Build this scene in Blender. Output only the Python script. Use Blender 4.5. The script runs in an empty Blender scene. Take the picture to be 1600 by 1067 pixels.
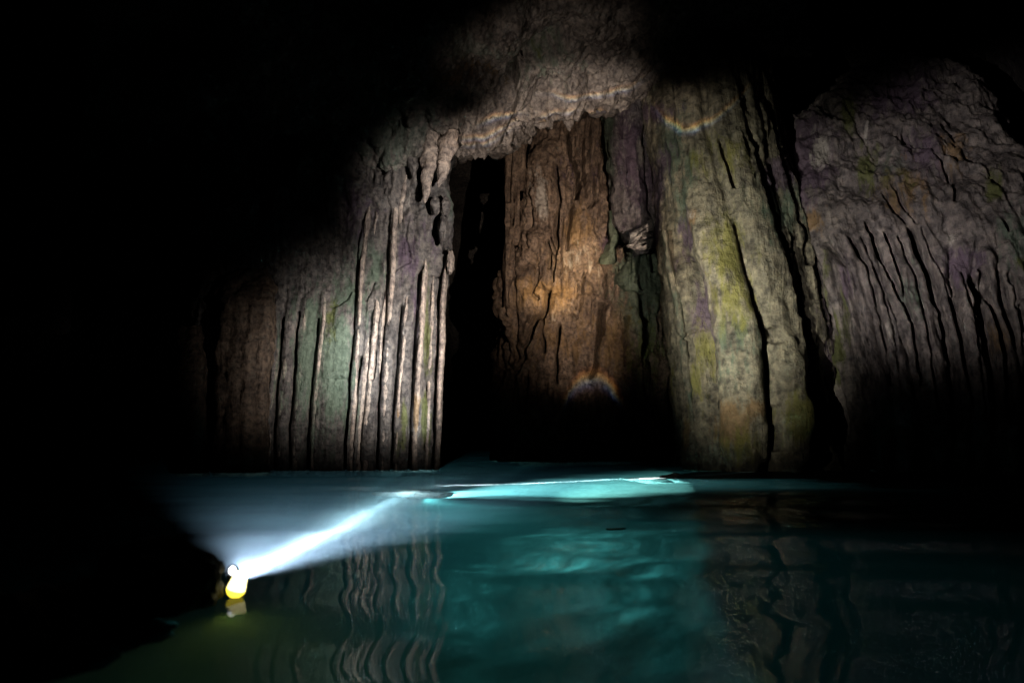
import bpy, math, random
import numpy as np
from mathutils import Vector, Matrix

random.seed(7)
rng = np.random.default_rng(7)
sc = bpy.context.scene
R = math.radians
H, F, TH = 0.5, 978.0, R(8.7)          # eye height above the water, focal length in photo pixels, upward pitch

# ------------------------------------------------------------------ camera
cd = bpy.data.cameras.new('camera'); cam = bpy.data.objects.new('camera', cd)
sc.collection.objects.link(cam); sc.camera = cam
cam.location = (0, 0, H); cam.rotation_euler = (math.pi/2 + TH, 0, 0)
cd.sensor_width = 36; cd.lens = 36*F/1600; cd.clip_start = 0.05; cd.clip_end = 200
cd.dof.use_dof = True; cd.dof.focus_distance = 9.5; cd.dof.aperture_fstop = 1.8

# ------------------------------------------------------------------ world: night sky outside the sealed cave
w = bpy.data.worlds.new('World'); sc.world = w; w.use_nodes = True
nt = w.node_tree; bg = nt.nodes['Background']
sky = nt.nodes.new('ShaderNodeTexSky'); sky.sky_type = 'NISHITA'; sky.sun_disc = False
sky.sun_elevation = R(20); sky.sun_rotation = R(200)
nt.links.new(sky.outputs[0], bg.inputs[0]); bg.inputs[1].default_value = 0.02

sc.view_settings.view_transform = 'Standard'; sc.view_settings.look = 'None'
sc.view_settings.exposure = 0; sc.view_settings.gamma = 1; sc.view_settings.use_curve_mapping = False
sc.cycles.use_denoising = True
sc.cycles.max_bounces = 10; sc.cycles.diffuse_bounces = 0; sc.cycles.glossy_bounces = 3
sc.cycles.transmission_bounces = 6; sc.cycles.volume_bounces = 0; sc.cycles.transparent_max_bounces = 6
sc.cycles.sample_clamp_indirect = 0; sc.cycles.use_light_tree = True
sc.cycles.caustics_reflective = False; sc.cycles.caustics_refractive = False

# ------------------------------------------------------------------ pixel -> place
CT, ST = math.cos(TH), math.sin(TH)
def P(px, py, Y):
    px, py, Y = np.broadcast_arrays(np.asarray(px, float), np.asarray(py, float), np.asarray(Y, float))
    a = px - 800.0; b = 533.5 - py
    dy = F*CT - b*ST; dz = F*ST + b*CT
    k = Y/dy
    return np.stack([a*k, Y, H + dz*k], -1)

# ------------------------------------------------------------------ lamps (hand torches of the party, out of the picture; far ones under water are added)
def spot(name, loc, target, power, cone, blend, color, radius=0.03):
    l = bpy.data.lights.new(name, 'SPOT'); o = bpy.data.objects.new(name, l); sc.collection.objects.link(o)
    l.energy = power; l.spot_size = R(cone); l.spot_blend = blend; l.color = color; l.shadow_soft_size = radius
    o.location = loc
    o.rotation_euler = (Vector(target) - Vector(loc)).to_track_quat('-Z', 'Y').to_euler()
    return o
def T(px, py, Y): return Vector(P(px, py, Y).tolist())

def beam(lamp, lobes, arcs=(), base=0.0, ragged=.18, slope=False):
    """The torch's beam profile: soft hot spots (target, half width, half height, strength) on lamp-local slopes, with ragged edges,
    and bright lines with colour fringes drawn into the lamp colour to imitate light bent by the rippled pool: (target, half width, sag, thickness, strength)."""
    l = lamp.data; l.use_nodes = True; t = l.node_tree; N, L = t.nodes, t.links
    em = [n for n in N if n.type == 'EMISSION'][0]
    tc = N.new('ShaderNodeTexCoord'); sp = N.new('ShaderNodeSeparateXYZ'); L.new(tc.outputs['Normal'], sp.inputs[0])
    def M(op, a, b=None):
        n = N.new('ShaderNodeMath'); n.operation = op
        for i, v in enumerate((a, b)):
            if v is None: continue
            if isinstance(v, (int, float)): n.inputs[i].default_value = v
            else: L.new(v, n.inputs[i])
        return n.outputs[0]
    az = M('ABSOLUTE', sp.outputs[2])
    X = M('DIVIDE', sp.outputs[0], az); Yc = M('DIVIDE', sp.outputs[1], az)
    inv = (Matrix.Translation(lamp.location) @ lamp.rotation_euler.to_matrix().to_4x4()).inverted()
    def nz(scale, zz, detail=2):
        wav = N.new('ShaderNodeTexNoise'); wav.inputs['Scale'].default_value = scale; wav.inputs['Detail'].default_value = detail
        cx = N.new('ShaderNodeCombineXYZ'); L.new(X, cx.inputs[0]); cx.inputs[1].default_value = 3.1 + zz; L.new(M('MULTIPLY', Yc, .6), cx.inputs[2]); L.new(cx.outputs[0], wav.inputs['Vector'])
        return M('SUBTRACT', wav.outputs[0], .5)
    wob = M('MULTIPLY', nz(11, 0, 3), .045)
    rag = M('ADD', M('MULTIPLY', nz(9, 4), 2*ragged), M('MULTIPLY', nz(24, 7), ragged))
    brkn = M('MAXIMUM', M('ADD', M('MULTIPLY', nz(40, 11), 3.5), .9), .1) if arcs else None
    tot = None
    for (tgt, hw, hh, st) in lobes:
        q = inv @ tgt; tx, ty = q.x/abs(q.z), q.y/abs(q.z); g = 1.0 if slope else abs(tgt.y)/(978*abs(q.z))
        u = M('DIVIDE', M('SUBTRACT', X, tx), hw*g); v = M('DIVIDE', M('SUBTRACT', Yc, ty), hh*g)
        r = M('ADD', M('MULTIPLY', u, u), M('MULTIPLY', v, v))
        if not slope: r = M('MAXIMUM', M('ADD', r, rag), 0.0)
        e = M('MULTIPLY', M('POWER', 2.718, M('MULTIPLY', r if slope else M('MULTIPLY', r, r), -1)), st)
        tot = e if tot is None else M('ADD', tot, e)
    if base: tot = M('ADD', tot, base)
    lc = list(lamp.data.color); chans = []
    for ch in range(3):
        acc = tot
        for (tgt, hw, sag, th, st) in arcs:  # fringed ripple lines drawn into the lamp colour
            q = inv @ tgt; tx, ty = q.x/abs(q.z), q.y/abs(q.z)
            kk = 978*abs(tgt.y)/(978*abs(q.z))
            hw, sag, th_ = hw*kk, sag*kk, th*kk*1.15
            u = M('DIVIDE', M('SUBTRACT', X, tx), hw)
            u2 = M('MULTIPLY', u, u)
            yl = M('ADD', M('MULTIPLY', u2, sag), ty)
            d = M('SUBTRACT', M('SUBTRACT', Yc, M('ADD', yl, wob)), (0.35*th_, 0.0, -0.55*th_)[ch])
            d = M('DIVIDE', d, th_); g = M('POWER', 2.718, M('MULTIPLY', M('MULTIPLY', d, d), -1))
            e = M('POWER', 2.718, M('MULTIPLY', M('MULTIPLY', u2, u2), -1))
            acc = M('ADD', acc, M('MULTIPLY', M('MULTIPLY', M('MULTIPLY', g, e), .62*st), brkn))
        chans.append(acc)
    cc = N.new('ShaderNodeCombineColor')
    for i in range(3): L.new(chans[i], cc.inputs[i])
    L.new(cc.outputs[0], em.inputs['Color'])

LEFT_LAMP  = spot('torch_beam_left', (3.2, 2.2, 1.2), T(610, 480, 9.8), 6400, 50, .2, (1.0, .93, .87))
beam(LEFT_LAMP, [(T(612, 546, 9.8), 128, 132, .9), (T(655, 345, 9.8), 80, 130, .45), (T(475, 580, 9.6), 80, 105, .15), (T(385, 565, 9.2), 60, 110, .035)])
LEFT_CORE  = spot('torch_beam_left', (2.6, 1.4, 1.0), T(585, 575, 9.8), 3800, 30, .2, (.86, .96, 1.0))
beam(LEFT_CORE, [(T(560, 560, 9.8), 48, 75, .8), (T(610, 572, 9.8), 60, 95, .5), (T(655, 650, 9.8), 22, 30, .8)])
BACK_LAMP  = spot('torch_beam_back', (2.1, .6, .9), T(870, 380, 13), 5200, 40, .2, (1.0, .80, .64))
beam(BACK_LAMP, [(T(885, 370, 13), 150, 190, .60), (T(890, 420, 13), 85, 115, .45), (T(905, 570, 13), 60, 45, .25)], [(T(925, 588, 13), .034, -.022, .007, 1.3)])
BACK_CORE  = spot('torch_beam_back', (2.1, .6, .9), T(858, 468, 13), 6000, 20, .2, (1.0, .74, .42))
beam(BACK_CORE, [(T(862, 462, 13), 48, 30, 1.3), (T(905, 405, 13), 45, 45, .8)])
RIGHT_LAMP = spot('torch_beam_right', (-3.1, 2.2, .9), T(1140, 440, 9.5), 4000, 60, .2, (.98, .95, .82))
beam(RIGHT_LAMP, [(T(1150, 470, 9.5), 112, 205, .85), (T(1140, 490, 9.5), 60, 130, .55), (T(1110, 270, 9.5), 110, 110, .3), (T(1015, 470, 12.5), 50, 120, .16)])
WALL_LAMP  = spot('torch_beam_right', (-2.4, 1.4, 1.3), T(1415, 360, 9), 3900, 75, .2, (1.0, .93, .90))
beam(WALL_LAMP, [(T(1470, 365, 9), 215, 185, .42), (T(1395, 440, 9), 100, 115, .48), (T(1290, 250, 9), 60, 70, .18), (T(1420, 200, 9), 130, 90, .26)])
ROOF_LAMP  = spot('torch_beam_roof', (-1.3, 2.6, .2), T(850, 150, 10.8), 2300, 85, .2, (1.0, .86, .75))
beam(ROOF_LAMP, [(T(890, 140, 10.8), 105, 55, .95), (T(760, 212, 10.4), 75, 44, .8), (T(850, 65, 9), 130, 70, .16), (T(990, 240, 11), 45, 130, .5), (T(1060, 180, 9.6), 70, 35, .35)],
     [(T(935, 137, 10.8), .07, .012, .0028, 2.6), (T(795, 165, 10.8), .03, .0, .003, 2.4), (T(885, 168, 10.8), .03, .0, .003, 2.6), (T(775, 195, 10.6), .045, .006, .0032, 1.9),
      (T(770, 208, 10.6), .05, .01, .0032, 1.3), (T(1075, 203, 9.6), .062, .026, .0036, 2.6), (T(938, 170, 10.8), .014, .0, .003, 2.2)])
# under the water
for cone, pw in ((4.0, 30000), (8, 7500), (13, 4500), (21, 3000)):
    spot('torch_beam_near', (-1.02, 2.42, -.06), (-1.0, 6.2, -.27), pw, cone, 1.0, (.82, .88, 1.0), .02)
for cone, pw in ((2.4, 210000), (5, 30000), (9, 5000)):
    spot('added_beam_far', (-.95, 6.62, -.09), (2.2, 8.25, -.16), pw, cone, 1.0, (1.0, .96, 1.0), .015)  # added unseen lamp that carries the beam on after the bend
BEAM_FAN  = spot('torch_beam_near', (-1.02, 2.42, -.07), (-1.2, 5.2, -.25), 1100, 62, 1.0, (.70, .76, 1.0), .02)
BEAM_WIDE = spot('added_beam_far', (-1.0, 6.8, -1.15), (1.8, 7.8, -.55), 3000, 62, 1.0, (.42, .95, .97), .012)  # added unseen teal lamp, brightens the water towards the pillar
BEAM_DEEP = spot('added_beam_far', (-.9, 6.7, -1.2), (.15, 4.0, -.9), 260, 62, 1.0, (.22, .92, .92), .015)  # added unseen teal lamp, weak fill for the nearer water

# ------------------------------------------------------------------ noise
_pt = np.arange(256); np.random.default_rng(3).shuffle(_pt); _pt = np.concatenate([_pt, _pt, _pt])
_g = np.random.default_rng(4).normal(size=(256, 3)); _g /= np.linalg.norm(_g, axis=1)[:, None]
def perlin(p):
    i = np.floor(p).astype(int); f = p - i; i &= 255
    u = f*f*f*(f*(f*6-15)+10)
    def gr(a, b, c):
        h = _pt[_pt[_pt[(i[..., 0]+a) & 255] + ((i[..., 1]+b) & 255)] + ((i[..., 2]+c) & 255)]
        d = f - np.array([a, b, c]); return (_g[h]*d).sum(-1)
    def lp(a, b, t): return a + t*(b-a)
    x00 = lp(gr(0,0,0), gr(1,0,0), u[..., 0]); x10 = lp(gr(0,1,0), gr(1,1,0), u[..., 0])
    x01 = lp(gr(0,0,1), gr(1,0,1), u[..., 0]); x11 = lp(gr(0,1,1), gr(1,1,1), u[..., 0])
    return lp(lp(x00, x10, u[..., 1]), lp(x01, x11, u[..., 1]), u[..., 2])*1.5
def fbm(p, scale, octs=5, rough=.5, off=0.0):
    p = np.asarray(p)*np.asarray(scale) + off; a, s = 1.0, 0.0
    for k in range(octs): s = s + a*perlin(p*2.03**k + 17.3*k); a *= rough
    return s
def billow(p, scale, octs=4, off=0.0):
    p = np.asarray(p)*np.asarray(scale) + off; a, s = 1.0, 0.0
    for k in range(octs): s = s + a*(1 - 2*np.abs(perlin(p*2.0**k + 9.7*k))); a *= .45
    return s
def worley(p, scale, seed=0):
    p = np.asarray(p)*np.asarray(scale) + seed*13.7; i = np.floor(p).astype(int); f = p - i; best = np.full(p.shape[:-1], 9.0)
    for a in (-1, 0, 1):
        for b in (-1, 0, 1):
            for c in (-1, 0, 1):
                h = _pt[_pt[_pt[(i[..., 0]+a) & 255] + ((i[..., 1]+b) & 255)] + ((i[..., 2]+c) & 255)]
                o = np.array([a, b, c]) + .5 + .62*_g[h] - f
                best = np.minimum(best, (o*o).sum(-1))
    return np.sqrt(best)
def lumps(p, scale, seed=0): return np.sqrt(np.clip(1 - (worley(p, scale, seed)/.95)**2, 0, 1))
def poly_d(px, py, pts):
    d = np.full(px.shape, 1e9)
    for (x0, y0), (x1, y1) in zip(pts[:-1], pts[1:]):
        dx, dy = x1-x0, y1-y0; t = np.clip(((px-x0)*dx + (py-y0)*dy)/(dx*dx+dy*dy), 0, 1)
        d = np.minimum(d, np.hypot(px-x0-t*dx, py-y0-t*dy))
    return d
def line_x(py, pts):
    a = np.array(sorted((y, x) for x, y in pts)); return np.interp(py, a[:, 0], a[:, 1])

# ------------------------------------------------------------------ materials
def rock(name, dark, mid, light, moss=(.13, .145, .04), stain=(.125, .085, .125), rust=(.30, .19, .09), pale=(.55, .50, .44),
         green=(.12, .17, .12), streak=.5, rough=.62, bump=1.0, fine=22.0, contrast=1.0):
    m = bpy.data.materials.new(name); m.use_nodes = True; t = m.node_tree; N, L = t.nodes, t.links
    bs = N['Principled BSDF']; ge = N.new('ShaderNodeNewGeometry')
    def noise(scale, detail=6, rough=.6, sx=(1, 1, 1)):
        mp = N.new('ShaderNodeMapping'); mp.inputs['Scale'].default_value = sx; L.new(ge.outputs['Position'], mp.inputs[0])
        n = N.new('ShaderNodeTexNoise'); n.inputs['Scale'].default_value = scale; n.inputs['Detail'].default_value = detail
        n.inputs['Roughness'].default_value = rough; L.new(mp.outputs[0], n.inputs['Vector']); return n.outputs[0]
    def ramp(v, stops):
        r = N.new('ShaderNodeValToRGB'); L.new(v, r.inputs[0]); e = r.color_ramp.elements
        while len(e) < len(stops): e.new(.5)
        for q, (p_, c) in zip(e, stops): q.position = p_; q.color = (*c, 1) if len(c) == 3 else c
        return r.outputs[0]
    def mix(f, a, b, mode='MIX'):
        x = N.new('ShaderNodeMix'); x.data_type = 'RGBA'; x.blend_type = mode
        for i, v in ((0, f), (6, a), (7, b)):
            if isinstance(v, (int, float)): x.inputs[i].default_value = v
            elif isinstance(v, tuple): x.inputs[i].default_value = (*v, 1)
            else: L.new(v, x.inputs[i])
        return x.outputs[2]
    def M(op, a, b):
        n = N.new('ShaderNodeMath'); n.operation = op; n.use_clamp = op == 'MULTIPLY_ADD'
        for i, v in enumerate((a, b)):
            if isinstance(v, (int, float)): n.inputs[i].default_value = v
            else: L.new(v, n.inputs[i])
        return n.outputs[0]
    n1 = noise(1.3, 8, .65); n2 = noise(6, 8, .7, (1, 1, .35 if streak else 1)); n3 = noise(fine*.62, 3, .62); n4 = noise(11, 4, .6, (1, 1, .07))
    base = ramp(M('ADD', M('MULTIPLY', n1, .5), M('MULTIPLY', n2, .5)), [(.34, dark), (.5, mid), (.66, light)])
    base = mix(streak, base, ramp(n4, [(.32, tuple(.62*c for c in mid)), (.62, light)]), 'MIX') if streak else base
    base = mix(.9*contrast, base, ramp(n3, [(.33, (.30, .30, .32)), (.5, (.92, .92, .92)), (.67, (1.45, 1.41, 1.34))]), 'MULTIPLY')
    base = mix(.6*contrast, base, ramp(noise(3.1, 7, .75), [(.38, (.30, .28, .31)), (.56, (1.15, 1.15, 1.15))]), 'MULTIPLY')
    brk = noise(7, 6, .72, (1, 1, .28))
    for at, col in (('green', green), ('stain', stain), ('rust', rust), ('moss', moss), ('pale', pale)):
        a = N.new('ShaderNodeAttribute'); a.attribute_name = at
        f = ramp(M('ADD', a.outputs['Fac'], M('MULTIPLY', M('SUBTRACT', brk, .5), 2.4)), [(.24, (0, 0, 0)), (.6, (1, 1, 1))])
        f2 = M('MULTIPLY', f, M('MINIMUM', M('MULTIPLY', a.outputs['Fac'], 6), .85))
        colv = mix(.8, col, ramp(n3, [(.3, (.5, .5, .5)), (.7, (1.3, 1.3, 1.3))]), 'MULTIPLY')
        base = mix(f2, base, colv)
    L.new(base, bs.inputs['Base Color'])
    r = ramp(noise(4, 5, .6), [(.35, (rough-.2,)*3), (.65, (min(1, rough+.2),)*3)]); L.new(r, bs.inputs['Roughness'])
    bs.inputs['Specular IOR Level'].default_value = .35
    b1 = N.new('ShaderNodeBump'); b1.inputs['Strength'].default_value = .9*bump; b1.inputs['Distance'].default_value = .07
    L.new(M('ADD', M('MULTIPLY', n2, .8), M('MULTIPLY', n4, .5 if streak else 0)), b1.inputs['Height'])
    b2 = N.new('ShaderNodeBump'); b2.inputs['Strength'].default_value = .9*bump; b2.inputs['Distance'].default_value = .03
    L.new(n3, b2.inputs['Height']); L.new(b1.outputs[0], b2.inputs['Normal']); L.new(b2.outputs[0], bs.inputs['Normal'])
    return m
def plain(name, col, rough=.5, metal=0, emit=None, strength=0):
    m = bpy.data.materials.new(name); m.use_nodes = True; b = m.node_tree.nodes['Principled BSDF']
    b.inputs['Base Color'].default_value = (*col, 1); b.inputs['Roughness'].default_value = rough; b.inputs['Metallic'].default_value = metal
    if emit: b.inputs['Emission Color'].default_value = (*emit, 1); b.inputs['Emission Strength'].default_value = strength
    n = m.node_tree.nodes.new('ShaderNodeTexNoise'); n.inputs['Scale'].default_value = 60
    bp = m.node_tree.nodes.new('ShaderNodeBump'); bp.inputs['Strength'].default_value = .15; bp.inputs['Distance'].default_value = .003
    m.node_tree.links.new(n.outputs[0], bp.inputs['Height']); m.node_tree.links.new(bp.outputs[0], b.inputs['Normal'])
    return m
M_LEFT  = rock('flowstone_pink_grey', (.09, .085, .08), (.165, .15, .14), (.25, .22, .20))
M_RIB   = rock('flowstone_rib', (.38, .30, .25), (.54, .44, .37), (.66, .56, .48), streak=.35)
M_BACK  = rock('brown_limestone', (.12, .082, .058), (.23, .165, .12), (.37, .275, .205), streak=.3)
M_PURP  = rock('purple_stained_rock', (.10, .085, .088), (.21, .185, .185), (.42, .385, .38), bump=1.4, fine=15)
M_RIGHT = rock('green_grey_limestone', (.095, .088, .066), (.24, .215, .15), (.40, .36, .26), streak=.4, fine=13, moss=(.235, .22, .055), bump=1.3)
M_WALL  = rock('grey_brown_limestone', (.11, .095, .09), (.20, .17, .16), (.33, .29, .26), streak=.35, fine=12, bump=1.3)
M_ROOF  = rock('ceiling_limestone', (.17, .145, .125), (.34, .295, .26), (.50, .445, .40), streak=0, green=(.20, .24, .19), stain=(.06, .045, .04), contrast=.95, bump=.95)
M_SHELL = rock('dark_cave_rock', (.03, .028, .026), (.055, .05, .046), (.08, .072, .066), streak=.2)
M_BLACK = rock('black_lump_matte', (.012, .012, .013), (.02, .02, .021), (.03, .03, .03), streak=0, rough=.85)
M_PALE  = rock('pale_broken_rock', (.36, .33, .30), (.52, .48, .45), (.66, .62, .58), streak=.2)
M_BED   = rock('pool_bed_rock', (.12, .118, .108), (.16, .156, .14), (.20, .194, .175), streak=0, contrast=.1, bump=.2)

# ------------------------------------------------------------------ object helpers
C = sc.collection
def mesh(name, verts, faces, mat, parent=None, base=None, attrs=None, smooth=True):
    v = np.asarray(verts, float).reshape(-1, 3)
    if base is not None: v = v - np.asarray(base)
    me = bpy.data.meshes.new(name); faces = np.asarray(faces)
    me.vertices.add(len(v)); me.vertices.foreach_set('co', v.astype(np.float32).ravel())
    n, k = faces.shape
    me.loops.add(n*k); me.loops.foreach_set('vertex_index', faces.astype(np.int32).ravel())
    me.polygons.add(n); me.polygons.foreach_set('loop_start', np.arange(0, n*k, k, dtype=np.int32))
    me.update(calc_edges=True); me.validate()
    for a, val in (attrs or {}).items():
        at = me.attributes.new(a, 'FLOAT', 'POINT'); at.data.foreach_set('value', np.asarray(val, np.float32).ravel())
    if smooth: me.polygons.foreach_set('use_smooth', np.ones(len(me.polygons), bool))
    me.materials.append(mat)
    o = bpy.data.objects.new(name, me); C.objects.link(o)
    if parent is not None: o.parent = parent
    elif base is not None: o.location = base
    return o
def thing(name, label, cat, base, group=None):
    o = bpy.data.objects.new(name, None); C.objects.link(o); o.location = base; o.empty_display_size = .2
    o['label'] = label; o['category'] = cat; o['kind'] = 'thing'
    if group: o['group'] = group
    return o
def tag(o, label, cat, group=None):
    o['label'] = label; o['category'] = cat
    if group: o['group'] = group
    return o
def grid_faces(nr, nc, wrap=False):
    i = np.arange(nr-1)[:, None]; j = np.arange(nc if wrap else nc-1)[None, :]; j2 = (j+1) % nc
    a = i*nc + j; b = i*nc + j2; c = (i+1)*nc + j2; d = (i+1)*nc + j
    return np.stack([d, c, b, a], -1).reshape(-1, 4)
def normals(p):
    du = np.gradient(p, axis=1); dv = np.gradient(p, axis=0)
    n = np.cross(dv, du); n /= np.linalg.norm(n, axis=-1)[..., None] + 1e-12
    return n
def blobs(px, py, lst):
    s = np.zeros(px.shape)
    for (x, y, rx, ry, k) in lst: s = np.maximum(s, k*np.exp(-((px-x)/rx)**2 - ((py-y)/ry)**2))
    return s

def patch(name, mat, rows, depth, bulge, parent=None, base=None, n=2.5, tmax=125, step=1.6, cols=None, disp=None,
          attrs=None, taper_b=False, smooth_rows=0):
    """A rock face: a curved front whose left and right edges follow rows=(y, left, right), rounded away behind at both sides."""
    rows = np.array(sorted(rows), float)
    ny = max(6, int((rows[-1, 0]-rows[0, 0])/step)); ys = np.linspace(rows[0, 0], rows[-1, 0], ny)
    xl = np.interp(ys, rows[:, 0], rows[:, 1]); xr = np.interp(ys, rows[:, 0], rows[:, 2])
    if smooth_rows:
        k = np.ones(smooth_rows)/smooth_rows; pad = smooth_rows//2
        f = lambda a: np.convolve(np.pad(a, (pad, smooth_rows-1-pad), 'edge'), k, 'valid')
        xl, xr = f(xl), f(xr)
    cx, hw = (xl+xr)/2, (xr-xl)/2
    tt = np.radians(np.linspace(-tmax, tmax, 1201))
    s = np.sign(np.sin(tt))*np.abs(np.sin(tt))**(2/n); c = np.sign(np.cos(tt))*np.abs(np.cos(tt))**(2/n)
    pxm = hw.max()*np.median(depth(cx, ys))/F
    arc = np.concatenate([[0], np.cumsum(np.hypot(np.diff(s)*pxm, np.diff(c)*bulge))])
    nu = cols or max(9, int(2.2*hw.max()/step)); q = np.linspace(0, arc[-1], nu)
    s = np.interp(q, arc, s); c = np.interp(q, arc, c)
    px = cx[:, None] + hw[:, None]*s[None]; py = np.repeat(ys[:, None], nu, 1)
    bb = bulge*(hw/hw.max() if taper_b else np.ones_like(hw))
    back = np.maximum(0, -c)[None]*np.ones_like(px)
    Y = depth(px, py) + bb[:, None]*(1 - c[None])
    pxx = cx[:, None] + (px-cx[:, None])*(1 - .0*back)
    p = P(pxx, py, Y)
    if disp is not None:
        nn = normals(p); d = disp(px, py, p); p = p + nn*d[..., None]
    at = {k: v(px, py, p) for k, v in (attrs or {}).items()}
    return mesh(name, p, grid_faces(ny, nu), mat, parent, base, at)

def groove_disp(px, py, grooves, p, wob=2.0):
    wx = wob*fbm(p, 3.0, 3); d = np.zeros(px.shape)
    for pts, w_, dep in grooves:
        g = poly_d(px + wx, py, pts); ww = w_*(.75 + .5*perlin(p*4.0 + 3*w_))
        d = np.maximum(d, dep*np.exp(-(g/np.maximum(ww, .3))**4))
    return -d

def flutes(px, py, bounds, p, power=.5):
    """0 on the creases, 1 along the crest of each flute between two neighbouring creases"""
    xs = np.stack([line_x(py, b) for b in bounds], -1)
    wx = px + 4*fbm(p, 1.5, 3)
    out = np.zeros(px.shape)
    for k in range(len(bounds)-1):
        a, b = xs[..., k], xs[..., k+1]; s = (wx-a)/np.maximum(b-a, 1); m = (s > 0) & (s < 1)
        out = np.where(m, np.maximum(0, 1-(2*s-1)**2)**power, out)
    return out

# ------------------------------------------------------------------ the cave around everything
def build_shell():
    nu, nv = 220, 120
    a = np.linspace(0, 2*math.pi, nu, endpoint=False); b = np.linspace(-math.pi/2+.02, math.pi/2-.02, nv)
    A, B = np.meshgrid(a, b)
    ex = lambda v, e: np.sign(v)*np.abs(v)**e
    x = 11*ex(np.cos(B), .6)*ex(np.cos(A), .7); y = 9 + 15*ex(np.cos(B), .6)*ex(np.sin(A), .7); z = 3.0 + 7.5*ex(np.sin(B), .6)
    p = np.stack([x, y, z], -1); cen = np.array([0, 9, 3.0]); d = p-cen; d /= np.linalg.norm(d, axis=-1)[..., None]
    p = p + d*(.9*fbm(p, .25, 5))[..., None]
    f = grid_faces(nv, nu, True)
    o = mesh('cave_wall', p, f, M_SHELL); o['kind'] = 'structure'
build_shell()

# ------------------------------------------------------------------ ceiling with its broken lip
LIP = [(150, 190), (420, 190), (560, 185), (640, 200), (680, 214), (705, 212), (745, 192), (785, 176), (812, 162), (840, 152), (870, 143), (905, 136),
       (935, 130), (965, 118), (990, 108), (1020, 88), (1090, 65), (1250, 40)]
LIPY = lambda px: np.interp(px, [150, 560, 650, 720, 830, 1000, 1250], [9.9, 9.9, 10.0, 10.25, 10.8, 10.9, 10.6])
def build_ceiling():
    px0 = np.linspace(150, 1250, 620); s = np.concatenate([np.linspace(-1, -.02, 40), np.linspace(0, 1, 300)])
    PX, S = np.meshgrid(px0, s)
    ly = np.interp(PX, [q[0] for q in LIP], [q[1] for q in LIP]); ylip = LIPY(PX)
    sp = np.maximum(S, 0); PY = ly + (-190 - ly)*sp
    Y = ylip - (ylip-6.6)*sp**.85
    p = P(PX, PY, Y); sn = np.maximum(-S, 0)
    p[..., 1] += sn*3.2; p[..., 2] += .9*np.minimum(1, sn*3)**.7 + sn*.3
    lip = np.exp(-(np.maximum(S, 0)/.16)**2)
    low = fbm(p, .55, 3)
    q = p + .25*np.stack([fbm(p, 1.1, 3), fbm(p, 1.1, 3, off=5), fbm(p, 1.1, 3, off=9)], -1)
    d = .34*fbm(p, .6, 3, .4) + .42*lumps(q, .95, 1) + .30*lumps(q, 2.0, 2)*(.4+.6*lip) + .16*lumps(q, 4.2, 3)*(.3+.7*lip) + .09*fbm(p, 4, 5, .62)
    d -= .55*np.clip(fbm(p, .55, 3, off=3.3)*1.8 - .35, 0, .8)          # pockets
    d += .16*np.round(1.6*fbm(p, .9, 2, off=12.0))*.6
    d *= np.clip(1 - 1.6*sn, 0, 1)
    p2 = p.copy(); p2[..., 2] -= d; p2[..., 1] -= .35*d
    # colour patches of the roof, some dark brown
    att = dict(green=.75*blobs(PX, PY, [(735, 40, 45, 26, 1), (840, 60, 70, 40, .7), (620, 140, 80, 80, .8), (560, 70, 60, 60, .6), (780, 215, 60, 18, .6)]),
               rust=.45*blobs(PX, PY, [(720, 85, 70, 28, .8), (870, 140, 70, 25, .3)]),
               stain=.9*blobs(PX, PY, [(728, 88, 58, 22, .9), (640, 60, 45, 50, .7), (820, 15, 40, 16, .5), (960, 40, 60, 22, .6), (655, 190, 30, 40, .5), (1010, 150, 30, 40, .7)]),
               moss=.6*blobs(PX, PY, [(840, 55, 30, 25, .5)]), pale=.5*blobs(PX, PY, [(735, 35, 35, 18, .9)]))
    o = mesh('cave_ceiling', p2, grid_faces(*PX.shape)[:, ::-1], M_ROOF, attrs=att); o['kind'] = 'structure'
    return o
ceiling = build_ceiling()
def drip(name, parent, mat, bx, by, tx, ty, w_, Y, base=None, k=0.0, bulb=.25):
    """a lumpy hanging stalactite from (bx,by) to its tip (tx,ty)"""
    a = P(bx, by, Y); b = P(tx, ty, Y-.05); n = 26; m = 20; rad = w_*Y/F/2
    t = np.linspace(-.25, 1, n); th = np.linspace(0, 2*math.pi, m, endpoint=False)
    r = rad*np.clip(1.15-np.maximum(t, 0)*.75, 0, 2)*(1+bulb*np.exp(-((t-.75)/.16)**2))*np.sqrt(np.clip((1-t)*6, 0, 1)); r[-1] = rad*.02
    cen = a + (b-a)*t[:, None]
    p = cen[:, None, :] + np.stack([np.cos(th)[None]*r[:, None], np.sin(th)[None]*r[:, None], np.zeros((n, m))], -1)
    d = p - cen[:, None, :]; p = p + d*(.55*fbm(p, 5.5, 4, off=k))[..., None]
    return mesh(name, p, grid_faces(n, m, True), mat, parent, base)
for i, (bx, by, tx, ty, w_) in enumerate([(828, 160, 833, 197, 24), (850, 158, 851, 184, 18), (889, 158, 890, 206, 21), (803, 186, 806, 229, 16), (936, 145, 935, 173, 15),
        (818, 178, 822, 214, 11), (866, 152, 868, 178, 14), (908, 148, 908, 174, 12), (968, 118, 970, 150, 12), (983, 105, 985, 150, 10), (790, 190, 792, 216, 14), (842, 162, 843, 190, 10),
        (768, 205, 768, 236, 14), (742, 215, 742, 246, 13)]):
    drip('stalactite', ceiling, M_ROOF, bx, by, tx, ty, w_, float(LIPY(bx))-.05, k=i*3.1)

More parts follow.
